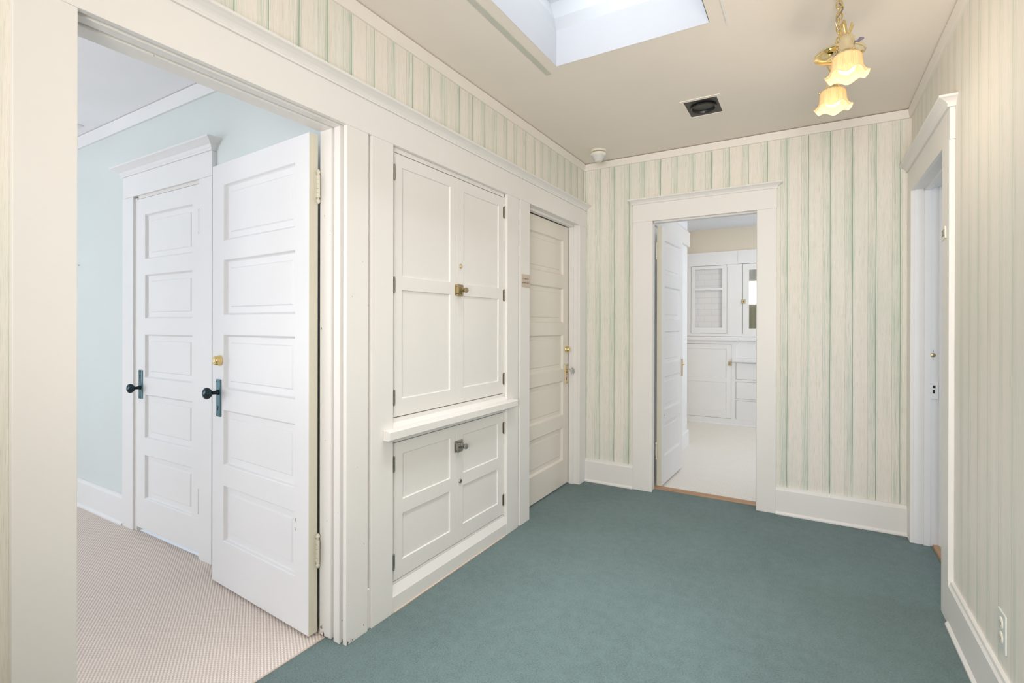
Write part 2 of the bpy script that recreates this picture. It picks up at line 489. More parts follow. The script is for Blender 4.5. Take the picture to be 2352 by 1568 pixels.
# bathroom shell
BH = 2.53
w = MB(); w.box(-1.25, -1.137, YB, 5.6, 0, BH)
struct(w, 'wall_bathroom_left', M['bath_white'], 'white bathroom partition just behind the open door', 'wall')
w = MB(); w.box(-1.6, -1.25, 5.5, 5.6, 0, BH); w.box(-1.7, -1.6, 5.5, 7.2, 0, BH)
struct(w, 'wall_bathroom_alcove', M['cream_wall'], 'alcove wall left of the bathroom cabinet', 'wall')
w = MB(); w.box(-1.7, 1.7, 6.98, 7.08, 0, BH)
struct(w, 'wall_bathroom_back', M['cream_wall'], 'cream bathroom wall above the built-in cabinet', 'wall')
w = MB(); w.box(1.6, 1.7, YB, 7.0, 0, BH)
struct(w, 'wall_bathroom_right', M['cream_wall'], 'cream right wall of the bathroom', 'wall')
w = MB(); w.box(-1.7, 1.7, YB, 7.1, BH, BH + .05)
struct(w, 'ceiling', M['bath_ceil'], 'bluish white bathroom ceiling seen through the far doorway', 'ceiling')
w = MB(); w.prism([(-1.137, 0), (-1.117, 0), (-1.117, .145), (-1.125, .158), (-1.137, .158)], YB + .1, 5.612, 'y')
struct(w, 'baseboard_bathroom', M['bath_white'], 'white baseboard of the bathroom partition', 'baseboard')
w = MB(); w.prism([(-1.137, 2.115), (-1.112, 2.115), (-1.112, 2.262), (-1.137, 2.30)], 4.03, 5.612, 'y')
struct(w, 'trim_1', M['white'], 'bevelled cream rail board high on the bathroom partition', 'trim')

# side room (right)
w = MB(); w.box(2.6, 2.7, 1.9, 4.7, 0, H); w.box(RB, 2.6, 4.6, 4.7, 0, H); w.box(RB, 2.6, 1.9, 2.0, 0, H)
struct(w, 'wall_side_room', M['mint'], 'walls of the side room beyond the right doorway', 'wall')
w = MB(); w.box(RB, 2.6, 1.9, 4.7, H, H + .05)
struct(w, 'ceiling', M['bed_ceil'], 'ceiling of the side room beyond the right doorway', 'ceiling')

# ------------------------------------------------------------------ trim helpers
def cap_mesh(mb, a, b, fixed, out, z0, ext0=True, ext1=True, axis='y', hgt=.043, prot=.042):
    """moulded cap along axis from a to b; 'fixed' is the wall plane coordinate, casing face is fixed+out*.02"""
    prof = [(.0, 0), (.008, 0), (.010, .006), (.007, .010), (.012, .016), (.018, .016 + (hgt - .026) * .35), (prot * .72, .016 + (hgt - .026) * .78), (prot - .002, hgt - .010), (prot, hgt - .008), (prot, hgt - .001), (prot - .002, hgt), (.0, hgt)]
    t = .02
    rings = []
    for o, zz in prof:
        a2 = a - o if ext0 else a
        b2 = b + o if ext1 else b
        pts = [(a2, 0), (a2, t + o), (b2, t + o), (b2, 0)]
        ring = []
        for u, d in pts:
            if axis == 'y': ring.append((fixed + out * d, u, z0 + zz))
            else: ring.append((u, fixed + out * d, z0 + zz))
        rings.append(ring)
    for A, B in zip(rings, rings[1:]):
        for k in range(3): mb.quad(A[k], A[k + 1], B[k + 1], B[k])
    A = rings[-1]; mb.quad(*A); mb.quad(*rings[0][::-1])
    bmesh.ops.remove_doubles(mb.bm, verts=mb.bm.verts, dist=1e-5)
    bmesh.ops.recalc_face_normals(mb.bm, faces=mb.bm.faces)

# ---- left hall wall trim
def casing(name, boxes, label, mat='white', bev=.002):
    m = MB()
    for bx in boxes: m.box(*bx, bev)
    return struct(m, name, M[mat], label, 'trim')

casing('trim_2', [(XW, XC, .407, .528, 0, HD)], 'wide white door casing at the far left, nearest the camera')
casing('trim_3', [(XW, XC, 1.381, 1.495, 0, HD)], 'chipped white casing on the right of the bedroom doorway', 'worn')
casing('trim_4', [(XW, XC, 1.515, 1.641, 0, HD)], 'flat white stile on the left of the linen cupboard')
casing('trim_5', [(XW, XC, 2.612, 2.750, 0, HD)], 'flat white stile on the right of the linen cupboard')
casing('trim_6', [(XW, XC, 2.773, 2.899, 0, HD)], 'white casing left of the closed hall door')
casing('trim_7', [(XW, XC, 3.735, 3.862, 0, HD)], 'white casing right of the closed hall door, in the corner')
casing('trim_8', [(XW, XC + .001, .385, 3.862, HD, HT)], 'long white head board running over the left hall doors')
m = MB(); cap_mesh(m, .385, 3.869, XW, 1, HT, True, False, 'y')
struct(m, 'trim_9', M['white'], 'moulded cap ledge along the top of the left head board', 'trim')
m = MB(); m.box(XW, XW + .003, 1.49, 1.52, 0, HD); m.box(XW + .001, XW + .012, 1.496, 1.5145, 0, .17, .004)
struct(m, 'trim_10', M['white'], 'narrow groove board between the doorway casing and the cupboard stile', 'trim')
m = MB(); m.box(XW, XW + .003, 2.745, 2.778, 0, HD); m.box(XW + .001, XW + .012, 2.7505, 2.7725, 0, .17, .004)
struct(m, 'trim_11', M['white'], 'narrow groove board between the cupboard stile and the closed door casing', 'trim')
# bedroom doorway jamb (stepped)
m = MB()
m.box(XB - .018, XW, 1.397, 1.404, 0, HD + .016); m.box(-1.654, -1.620, 1.376, 1.398, 0, HD + .010, .002); m.box(XB - .022, -1.672, 1.376, 1.398, 0, HD + .010, .006)
m.box(XB - .018, XW, .512, .519, 0, HD + .016); m.box(-1.656, -1.620, .518, .532, 0, HD + .010, .002); m.box(XB - .022, -1.674, .518, .532, 0, HD + .010, .006)
m.box(XB - .018, XW, .512, 1.404, HD + .014, HD + .02); m.box(-1.656, -1.620, .53, 1.38, HD - .002, HD + .013, .002); m.box(XB - .022, -1.674, .53, 1.38, HD - .002, HD + .013, .004)
struct(m, 'trim_12', M['worn'], 'stepped white jamb lining the bedroom doorway', 'trim')
# bedroom side casing of that doorway
casing('trim_13', [(XB - .02, XB, .42, .516, 0, HD), (XB - .02, XB, 1.404, 1.47, 0, HD), (XB - .02, XB, .42, 1.47, HD + .02, HT)], 'white casing on the bedroom side of the left doorway', 'bed_white')
# closed hall door jamb
m = MB()
m.box(-1.76, XW, 3.735, 3.744, 0, HD + .01); m.box(-1.676, -1.640, 3.722, 3.736, 0, HD + .004, .002)
m.box(-1.76, XW, 2.890, 2.899, 0, HD + .01); m.box(-1.676, -1.640, 2.898, 2.912, 0, HD + .004, .002)
m.box(-1.76, XW, 2.89, 3.744, HD + .004, HD + .014); m.box(-1.676, -1.640, 2.90, 3.735, HD - .012, HD + .006, .002)
struct(m, 'trim_14', M['white'], 'white jamb lining around the closed hall door', 'trim')
m = MB(); m.box(-1.80, -1.765, 2.88, 3.76, 0, 2.1)
struct(m, 'wall_closet', M['void'], 'dark space behind the closed hall door', 'wall')
# bare strip at foot of cupboard
m = MB(); m.box(XC - .001, XC + .003, 1.65, 2.60, 0, .006, .001)
struct(m, 'trim_15', M['raw'], 'thin bare wood strip where the cupboard base meets the green carpet', 'trim')
# crown
def crown(name, pts, label):
    m = MB()
    for kind, a0, a1, fix, sgn in pts:
        e = .0007 if kind == 'x' else 0
        pr = [(0, 2.543 + e), (sgn * .010, 2.543 + e), (sgn * .012, 2.546), (sgn * .020, 2.594), (0, 2.594)]
        m.prism([(fix + d, zz) for d, zz in pr], a0, a1, kind)
    return struct(m, name, M['crown'], label, 'trim')
crown('trim_16', [('y', YN, YW, XW, 1)], 'flat cream crown board along the top of the left hall wall')
crown('trim_17', [('x', XW, RW, YW, -1)], 'flat cream crown board along the top of the far hall wall')
crown('trim_18', [('y', YN, YW, RW, -1)], 'flat cream crown board along the top of the right hall wall')

# ---- back wall trim
casing('trim_19', [(-1.188, -1.040, YC, YW, 0, HD)], 'wide white casing left of the bathroom doorway')
casing('trim_20', [(-.318, -.199, YC, YW, 0, HD)], 'wide white casing right of the bathroom doorway')
m = MB(); m.box(-1.192, -.195, YC - .001, YW, HD, HT, .002); cap_mesh(m, -1.190, -.197, YW, -1, HT, True, True, 'x', prot=.036, hgt=.04)
struct(m, 'trim_21', M['white'], 'white head casing with a moulded cap over the bathroom doorway', 'trim')
m = MB()
m.box(-1.060, -1.051, YW, 3.946, 0, HD + .012); m.box(-1.052, -1.046, 3.895, 3.945, 0, HD + .004, .002)
m.box(-.311, -.304, YW, 3.98, 0, HD + .012); m.box(-.324, -.310, 3.895, 3.95, 0, HD + .004, .002)
m.box(-1.058, -.31, YW, 3.946, HD + .006, HD + .014); m.box(-1.04, -.318, 3.895, 3.95, HD - .008, HD + .008, .002)
struct(m, 'trim_22', M['worn'], 'stepped white jamb lining the bathroom doorway', 'trim')
m = MB(); m.prism([(3.945, 0), (3.948, .010), (3.97, .014), (4.0, .012), (4.022, 0)], -1.047, -.311, 'x')
struct(m, 'trim_23', M['wood'], 'brown oak threshold strip under the bathroom doorway', 'trim')
def baseb(m, axis, a0, a1, fix, sgn, hgt=.185):
    pr = [(0, 0), (sgn * .030, 0), (sgn * .030, .008), (sgn * .020, .020), (sgn * .020, hgt - .022), (sgn * .014, hgt - .012), (sgn * .012, hgt), (0, hgt)]
    m.prism([(fix + d, zz) for d, zz in pr], a0, a1, axis)
m = MB(); baseb(m, 'x', XC, -1.188, YW, -1)
struct(m, 'baseboard_back_left', M['white'], 'short tall white baseboard in the far left corner', 'baseboard')
m = MB(); baseb(m, 'x', -.199, RW, YW, -1)
struct(m, 'baseboard_back_right', M['white'], 'tall white baseboard right of the bathroom doorway', 'baseboard')

# ---- right wall trim
casing('trim_24', [(RC, RW, 2.797, 2.930, 0, HD)], 'white casing on the near side of the right doorway')
casing('trim_25', [(RC, RW, 3.750, 3.866, 0, HD)], 'white casing on the far side of the right doorway, in the corner')
m = MB(); m.box(RC + .001, RW, 2.792, 3.866, HD, HT, .002); cap_mesh(m, 2.792, 3.866, RW, -1, HT, True, False, 'y')
struct(m, 'trim_26', M['white'], 'white head casing with a moulded cap over the right doorway', 'trim')
m = MB()
m.box(RC + .01, RB + .02, 3.752, 3.760, 0, HD + .01); m.box(.572, .602, 3.742, 3.754, 0, HD + .004, .002); m.box(.640, RB + .02, 3.746, 3.754, 0, HD + .004, .002)
m.box(RC + .01, RB + .02, 2.920, 2.928, 0, HD + .01); m.box(.572, .602, 2.926, 2.938, 0, HD + .004, .002)
m.box(RC + .01, RB + .02, 2.92, 3.76, HD + .004, HD + .012); m.box(.572, .602, 2.928, 3.754, HD - .010, HD + .006, .002)
jam = struct(m, 'trim_27', M['bed_white'], 'stepped white jamb lining the right doorway', 'trim')
m = MB(); m.box(.602, .636, 3.746, 3.753, .856, .952, .001)
pl = m.build('strike_plate', M['bed_white'], jam)
m = MB(); m.box(.612, .624, 3.7445, 3.747, .918, .934); m.box(.612, .622, 3.7445, 3.747, .888, .908)
m.build('latch_hole', M['void'], pl)
m = MB(); m.lathe([(0, 0), (.005, 0), (.011, .0015), (.012, .003), (.012, .006)], (.614, 3.7445, 1.11), 'y', 24)
m.build('bolt_hole', M['old_brass'], jam, smooth=True)
m = MB()
for zz in (1.133, 1.086): m.lathe([(0, 0), (.0025, 0), (.003, .002)], (.614, 3.7515 - .006, zz), 'y', 10)
m.build('screw', M['steel'], jam)
m = MB(); m.prism([(.612, 0), (.616, .010), (.640, .012), (.665, 0)], 2.928, 3.752, 'y')
struct(m, 'trim_28', M['wood'], 'pinkish wood threshold strip under the right doorway', 'trim')
m = MB(); baseb(m, 'y', YN, 2.797, RW, -1, .19)
struct(m, 'baseboard_right', M['white'], 'tall white baseboard along the right hall wall', 'baseboard')
m = MB(); baseb(m, 'y', YN, .407, XW, 1)
struct(m, 'baseboard_left', M['white'], 'white baseboard of the left hall wall nearest the camera', 'baseboard')

# ---- bedroom trim
YF = YS - .022
casing('trim_29', [(-3.759, -3.618, YF, YS, 0, HD - .007), (-2.863, -2.735, YF, YS, 0, HD - .007)], 'white side casings of the bedroom closet door', 'bed_white')
m = MB(); m.box(-3.755, -2.735, YF, YS, HD - .006, 2.205, .002); cap_mesh(m, -3.753, -2.737, YS, -1, 2.205, True, True, 'x', hgt=.06, prot=.055)
struct(m, 'trim_30', M['bed_white'], 'white head casing with flared cap over the bedroom closet door', 'trim')
m = MB(); m.box(-3.624, -3.578, YF + .012, YS + .05, 0, 2.06); m.box(-3.577, -2.86, YF + .013, YS + .05, 2.052, 2.0735)
m.box(-3.586, -3.5775, YF + .006, YS + .045, 0, 2.059)
struct(m, 'trim_31', M['white'], 'jamb strip beside the bedroom closet door', 'trim')
m = MB(); baseb(m, 'x', XBL, -3.759, YS, -1, .19)
struct(m, 'baseboard_bedroom', M['bed_white'], 'white baseboard left of the bedroom closet door', 'baseboard')
m = MB(); m.prism([(YS, 2.522), (YS - .012, 2.522), (YS - .022, 2.596), (YS, 2.596)], XBL, XB, 'x')
struct(m, 'trim_32', M['bed_white'], 'white crown board along the top of the bedroom wall', 'trim')

# ------------------------------------------------------------------ doors
RAISED = [(0, 0), (.0025, .003), (.006, .012), (.0105, .0165), (.038, .017), (.043, .012)]
FLAT = [(0, 0), (.0022, .0065)]
def leaf_mesh(W, Z0, Z1, T, panels, prof, x0=0.0, both=True):
    """leaf in local x (width), y (front at 0, back at -T), z. panels share column cuts per list"""
    m = MB(); bm = m.bm
    us = sorted({0.0, W, *[p[0] for p in panels], *[p[1] for p in panels]})
    vs = sorted({Z0, Z1, *[p[2] for p in panels], *[p[3] for p in panels]})
    ps = {(round(p[0], 4), round(p[2], 4)): p for p in panels}
    for side in ((0, 1), (-T, -1)):
        y0, sg = side
        def V(u, v, d=0.0): return bm.verts.new((u + x0, y0 - sg * d, v))
        for i in range(len(us) - 1):
            for j in range(len(vs) - 1):
                a, b, c, d = us[i], us[i + 1], vs[j], vs[j + 1]
                p = ps.get((round(a, 4), round(c, 4)))
                if p and (both or sg == 1):
                    rings = []
                    for ins, dep in prof:
                        rings.append([V(a + ins, c + ins, dep), V(b - ins, c + ins, dep), V(b - ins, d - ins, dep), V(a + ins, d - ins, dep)])
                    for A, B in zip(rings, rings[1:]):
                        for k in range(4): bm.faces.new((A[k], A[(k + 1) % 4], B[(k + 1) % 4], B[k]))
                    bm.faces.new(rings[-1])
                else:
                    bm.faces.new((V(a, c), V(b, c), V(b, d), V(a, d)))
    def E(*pts): bm.faces.new([bm.verts.new((u + x0, y, v)) for u, y, v in pts])
    for i in range(len(us) - 1):
        for zz in (Z0, Z1): E((us[i], 0, zz), (us[i + 1], 0, zz), (us[i + 1], -T, zz), (us[i], -T, zz))
    for j in range(len(vs) - 1):
        for uu in (0.0, W): E((uu, 0, vs[j]), (uu, 0, vs[j + 1]), (uu, -T, vs[j + 1]), (uu, -T, vs[j]))
    bmesh.ops.remove_doubles(bm, verts=bm.verts, dist=1e-5)
    bmesh.ops.recalc_face_normals(bm, faces=bm.faces)
    return m

ROWS = [(1.686, 1.958), (1.325, 1.592), (.965, 1.230), (.599, .865), (.230, .499)]

def knob_set(root, u, z, zk, zkey, plate_m, knob_m, hgt=.180, wid=.042, oval=True, off=.0):
    pl = MB(); pl.box(u - wid / 2, u + wid / 2, off, off + .007, z - hgt / 2, z + hgt / 2, .003)
    plo = pl.build('escutcheon_plate', plate_m, root, local=True)
    k = MB(); k.box(u - .003, u + .003, off + .0065, off + .0078, zkey - .012, zkey + .006); k.lathe([(0, 0), (.005, 0), (.005, .0014)], (u, off + .0065, zkey + .007), 'y', 16)
    k.build('keyhole', M['void'], plo, local=True)
    sc_ = MB()
    for sx in (-1, 1):
        for sz in (-1, 1): sc_.lathe([(.0032, 0), (.003, .0012), (0, .0016)], (u + sx * .013, off + .0065, z + sz * (hgt / 2 - .010)), 'y', 12)
    sc_.build('screw', M['void'], plo, local=True)
    kn = MB()
    if oval:
        kn.lathe([(.013, .006), (.013, .012), (.009, .016), (.009, .036), (.012, .040), (.021, .043), (.027, .051), (.0285, .058), (.027, .065), (.020, .071), (.010, .0745), (0, .0755)], (u, off, zk), 'y', 32)
    kn.build('knob', knob_m, root, smooth=True, local=True)

def butt_hinge(root, x, y, z, mat, h=.09, r=.0075, tip=True, leaf=None):
    m = MB()
    for i in range(5):
        a = z - h / 2 + h * i / 5
        m.lathe([(0, 0), (r, 0), (r, h / 5 - .0012), (0, h / 5 - .0012)], (x, y, a), 'z', 16)
    if tip:
        for s_, ax in ((1, 'z'), (-1, '-z')):
            m.lathe([(r * .6, 0), (r * .6, .006), (r * 1.15, .011), (r * 1.1, .017), (r * .5, .023), (0, .026)], (x, y, z + s_ * h / 2), ax, 16)
    if leaf:
        m.box(leaf[0], leaf[1], leaf[2], leaf[3], z - h / 2, z + h / 2)
    return m.build('hinge', mat, root, smooth=True, local=True)

# open bedroom door, swung back against the closet wall
th = math.atan2(.06693, -.99776)
d1 = thing('door_1', 'open white five panel bedroom door swung back beside the doorway jamb', 'door', (-1.75, 1.331, 0), th, kind='structure')
panels = [(.098, .697, a, b) for a, b in ROWS]
leaf_mesh(.807, .012, 2.062, .040, panels, RAISED).build('door_leaf', M['door_white'], d1, local=True, bev=.0015)
m = MB(); m.box(-.0012, .0002, -.0395, -.0005, .014, 2.06)
e = m.build('hinge_edge', M['ivory_edge'], d1, local=True); e['label'] = 'ivory painted hinge edge of the door'
knob_set(d1, .736, .920, .948, .872, M['plate_blk'], M['black'], .182, .040)
m = MB(); m.lathe([(.026, 0), (.026, .004), (.022, .024), (.021, .028), (.019, .030), (0, .030)], (.728, 0, 1.104), 'y', 32)
db = m.build('deadbolt', M['brass'], d1, smooth=True, local=True)
m = MB(); m.lathe([(0, .0298), (.011, .0302), (.012, .0312), (.009, .0318), (0, .0318)], (.728, 0, 1.104), 'y', 24); m.box(.7268, .7292, .0312, .0325, 1.098, 1.110)
m.build('lock_cylinder', M['pale_brass'], db, local=True)
for zz in (1.846, .352):
    butt_hinge(d1, -.013, -.034, zz, M['ivory_edge'], .092, .0075, True, (-.026, .001, -.032, -.030))
m = MB()
for (u_, z_, h_) in ((.093, .468, .016), (.0935, .428, .012)):
    m.prism([(u_ - .002, z_ - h_ / 2), (u_ + .0015, z_ - h_ / 2 + .003), (u_ + .002, z_ + h_ / 2 - .002), (u_ - .001, z_ + h_ / 2)], .0002, .0007, 'y')
m.build('paint_chip', M['void'], d1, local=True)

# bedroom closet door
d2 = thing('door_2', 'closed white five panel closet door in the mint bedroom wall', 'door', (-2.866, YF + .004, 0), PI, kind='structure')
panels = [(.070, .609, a - .012, b - .012) for a, b in ROWS]
leaf_mesh(.708, .032, 2.046, .040, panels, RAISED).build('door_leaf', M['bed_white'], d2, local=True, bev=.0015)
knob_set(d2, .652, .912, .892, .958, M['plate_blk'], M['black'], .176, .040)
for zz in (1.84, .315):
    m = MB(); m.lathe([(0, -.063), (.005, -.063), (.005, .063), (0, .063)], (-.0015, .002, zz), 'z', 14)
    m.sphere((-.0015, .002, zz + .065), .006, seg=10); m.sphere((-.0015, .002, zz - .065), .006, seg=10)
    m.build('hinge', M['bed_white'], d2, smooth=True, local=True)

# closed hall door in left wall
d3 = thing('door_3', 'closed white five panel door with a glass knob in the left hall wall', 'door', (-1.681, 3.722, 0), -PI / 2, kind='structure')
pr3 = [(1.672, 1.948), (1.296, 1.568), (.929, 1.202), (.567, .837), (.208, .468)]
panels = [(.098, .722, a, b) for a, b in pr3]
leaf_mesh(.82, .012, 2.060, .040, panels, RAISED).build('door_leaf', M['door_shaded'], d3, local=True, bev=.0015)
knob_set(d3, .050, .887, .912, .852, M['pale_brass'], M['brass'], .158, .052, oval=False)
m = MB(); m.lathe([(.012, .006), (.012, .024), (.010, .026), (0, .026)], (.050, 0, .912), 'y', 24)
ks = m.build('knob_shank', M['brass'], d3, smooth=True, local=True)
m = MB(); m.lathe([(0, .026), (.012, .027), (.016, .034), (.027, .050), (.029, .058), (.026, .066), (.014, .071), (0, .072)], (.050, 0, .912), 'y', 8)
m.build('glass_knob', M['crystal'], d3, local=True)
m = MB(); m.lathe([(.027, 0), (.027, .004), (.022, .008), (.021, .024), (.018, .028), (0, .028)], (.040, 0, 1.084), 'y', 32)
m.build('deadbolt', M['brass'], d3, smooth=True, local=True)

# open bathroom door
a4 = math.atan2(-.9994, -.034)
d4 = thing('door_4', 'open white five panel bathroom door standing inside the far doorway', 'door', (-.980, 4.636, 0), a4, kind='structure')
panels = [(.075, .565, a, b) for a, b in ROWS]
leaf_mesh(.647, .014, 2.062, .038, panels, RAISED).build('door_leaf', M['door_white'], d4, local=True, bev=.0015)
m = MB(); m.box(.647, .6482, -.0375, -.0005, .016, 2.06)
e = m.build('hinge_edge', M['ivory_edge'], d4, local=True); e['label'] = 'cream painted hinge edge of the door'
m = MB(); m.box(.012, .046, 0, .006, .828, .978, .002)
pl = m.build('escutcheon_plate', M['old_brass'], d4, local=True)
m = MB(); m.lathe([(.010, .005), (.010, .020), (.006, .026), (0, .028)], (.029, 0, .935), 'y', 20)
m.build('knob_spindle', M['brass'], d4, smooth=True, local=True)
for zz in (1.86, .29):
    butt_hinge(d4, .668, -.035, zz, M['ivory_edge'], .09, .0065, True, (.646, .668, -.037, -.034))
m = MB(); m.lathe([(0, .0012), (.004, .001), (.004, 0)], (.565, 0, .560), 'y', 12)
m.build('nail_hole', M['void'], d4, local=True)

# ------------------------------------------------------------------ linen cupboard
cup = thing('linen_cupboard', 'built-in white linen cupboard with double doors above and below a ledge', 'cupboard', (XW, 2.131, 0))
m = MB()
m.box(XW - .022, XW - .0004, 1.641, 1.6645, .09, 2.06); m.box(XW - .022, XW - .0004, 2.603, 2.612, .09, 2.06)
m.box(XW - .0215, XW, 1.6412, 2.6118, 2.0565, 2.0768); m.box(XW - .0215, XW, 1.6412, 2.6118, .7505, .860); m.box(XW - .0215, XW, 1.6412, 2.6118, .05, .1235)
m.build('face_frame', M['white'], cup)
m = MB(); m.box(XW - .030, XW - .024, 1.645, 2.607, .1, 2.06)
m.build('cabinet_interior', M['void'], cup)
m = MB()
m.prism([(XW - .012, .772), (XC + .0008, .772), (XC + .0008, .823), (XW - .012, .852)], 1.6415, 2.6115, 'y')
m.prism([(XC + .0004, .777), (-1.553, .777), (-1.548, .782), (-1.548, .814), (-1.553, .820), (XC + .0004, .8225)], 1.581, 2.683, 'y')
m.build('ledge', M['white'], cup, bev=.002)
m = MB(); m.prism([(XW - .01, 0), (XC - .001, 0), (XC - .001, .070), (XC - .004, .076), (XW, .112), (XW - .01, .112)], 1.642, 2.611, 'y')
m.build('base_board', M['white'], cup, bev=.001)

def cup_door(y0, y1, z0, z1, panels, hinge_left, hz, name='door'):
    d = MB()
    pan = [(a - y0, b - y0, c, e) for a, b, c, e in panels]
    lm = leaf_mesh(y1 - y0, z0, z1, .018, pan, FLAT, both=False)
    # local (u, d, z) -> world: u -> +y , front -> +x
    bmesh.ops.transform(lm.bm, matrix=Matrix(((0, 1, 0, XW), (1, 0, 0, y0), (0, 0, 1, 0), (0, 0, 0, 1))), verts=lm.bm.verts)
    bmesh.ops.recalc_face_normals(lm.bm, faces=lm.bm.faces)
    o = lm.build(name, M['white'], cup, bev=.001)
    for zz in hz:
        h = MB(); yh = y0 - .001 if hinge_left else y1 + .001
        for i in range(3): h.lathe([(0, 0), (.0036, 0), (.0036, .0195), (0, .0195)], (XW + .002, yh, zz - .031 + .021 * i), 'z', 12)
        h.sphere((XW + .003, yh, zz + .033), .0045, seg=8); h.sphere((XW + .003, yh, zz - .033), .0045, seg=8)
        h.box(XW, XW + .0015, yh - .009, yh + .009, zz - .031, zz + .031)
        h.build('hinge', M['steel'] if hinge_left else M['dark_hinge'], o, smooth=True)
    return o
YL, YM, YR = 1.6660, 2.131, 2.6015
HZ_U = (1.964, 1.459, .952)
HZ_L = (.653, .214)
dl = cup_door(YL, YM - .001, .864, 2.053, [(1.719, 2.075, 1.500, 1.997), (1.719, 2.075, .942, 1.438)], True, HZ_U)
dr = cup_door(YM + .001, YR, .864, 2.053, [(2.193, 2.545, 1.500, 1.994), (2.193, 2.545, .942, 1.435)], False, HZ_U)
ll = cup_door(YL, YM - .001, .127, .747, [(1.725, 2.078, .481, .690), (1.725, 2.078, .206, .415)], True, HZ_L)
lr = cup_door(YM + .001, YR, .127, .747, [(2.191, 2.542, .483, .688), (2.191, 2.542, .208, .416)], False, HZ_L)

def cup_latch(parent, z, mat):
    m = MB()
    m.box(XW, XW + .004, 2.112, 2.178, z - .029, z + .029, .001)
    for sz in (-1, 1): m.box(XW + .003, XW + .012, 2.128, 2.174, z + sz * .025 - .006, z + sz * .025 + .006, .002)
    m.box(XW + .003, XW + .022, 2.118, 2.142, z - .020, z + .020, .003)
    m.box(XW + .003, XW + .020, 2.145, 2.170, z - .018, z + .018, .004)
    o = m.build('latch', mat, parent)
    m = MB(); m.lathe([(.009, .016), (.007, .026), (.012, .034), (.015, .042), (.013, .048), (0, .050)], (XW, 2.158, z), 'x', 24)
    m.build('latch_knob', mat, o, smooth=True)
cup_latch(dr, 1.463, M['old_brass'])
cup_latch(lr, .637, M['steel'])
for par, z, mt in ((dr, 1.593, M['pale_brass']), (lr, .446, M['steel'])):
    m = MB(); m.lathe([(.012, 0), (.012, .004), (.0105, .006), (0, .006)], (XW, 2.163, z), 'x', 24); m.box(XW + .0055, XW + .0068, 2.1618, 2.1642, z - .006, z + .004)
    m.build('lock_cylinder', mt, par, smooth=True)

# ------------------------------------------------------------------ bathroom cabinet
YK = 6.94
bc = thing('bathroom_cabinet', 'tall white built-in bathroom cabinet seen through the far doorway', 'cabinet', (-.7, YK, 0))
m = MB()
V0 = YK + .001
m.box(-1.6, -.79, YK, 6.98, 2.055, 2.226); m.box(-.79, 1.0, YK - .004, 6.98, 2.057, 2.228)
m.box(-1.6, -1.362, V0, 6.98, 1.17, 2.054); m.box(-.915, -.742, V0, 6.98, 1.17, 2.054); m.box(-.1, 1.0, V0, 6.98, 1.17, 2.054)
m.box(-1.6, 1.0, YK, 6.98, 1.134, 1.1702)
m.box(-.812, 1.0, 6.962, 6.985, .862, 1.1)
m.box(-1.6, -.863, YK, 6.98, 1.036, 1.079); m.box(-1.6, -1.549, V0, 6.98, .083, 1.036)
m.prism([(-.863, .083), (-.812, .083), (-.812, .99), (-.800, 1.02), (-.780, 1.05), (-.760, 1.079), (-.863, 1.079)], V0, 6.98, 'y')
m.box(-1.6, 1.0, YK, 6.98, 0, .083)
m.box(-.812, -.3, YK + .003, 6.98, .323, .345); m.box(-.812, -.3, YK + .003, 6.98, .561, .590); m.box(-.3, 1.0, YK + .002, 6.98, .083, .811)
m.box(-.812, -.3, YK + .003, 6.98, .800, .811)
m.build('cabinet_frame', M['bath_white'], bc)
m = MB(); m.prism([(6.98, 0), (YK - .012, 0), (YK - .012, .012), (YK - .004, .020), (6.98, .020)], -1.6, 1.0, 'x')
m.build('toe_moulding', M['bath_white'], bc)
m = MB(); m.prism([(6.98, 1.078), (YK - .028, 1.078), (YK - .036, 1.088), (YK - .036, 1.118), (YK - .030, 1.128), (6.98, 1.135)], -1.6, -.775, 'x'); m.box(-.775, 1.0, YK - .012, 6.98, 1.085, 1.13, .003)
m.build('shelf_ledge', M['bath_white'], bc)
m = MB(); m.prism([(6.98, .812), (YK - .035, .812), (YK - .04, .818), (YK - .04, .850), (YK - .03, .858), (6.98, .862)], -.85, 1.0, 'x')
m.build('counter', M['bath_white'], bc)
def bath_panel(name, x0, x1, z0, z1, panels, prof=FLAT, mat='bath_white', both=False):
    pan = [(a - x0, b - x0, c, e) for a, b, c, e in panels]
    lm = leaf_mesh(x1 - x0, z0, z1, .018, pan, prof, both=both)
    bmesh.ops.transform(lm.bm, matrix=Matrix(((1, 0, 0, x0), (0, -1, 0, YK - .001), (0, 0, 1, 0), (0, 0, 0, 1))), verts=lm.bm.verts)
    bmesh.ops.recalc_face_normals(lm.bm, faces=lm.bm.faces)
    return lm.build(name, M[mat], bc, bev=.001)
# dark reveals behind doors
m = MB(); m.box(-1.56, -.864, YK + .024, YK + .03, .08, 1.04); m.box(-.812, -.3, YK + .024, YK + .03, .084, .80); m.box(-.742, -.1, YK + .024, YK + .03, 1.16, 2.06)
m.build('cabinet_interior', M['void'], bc)
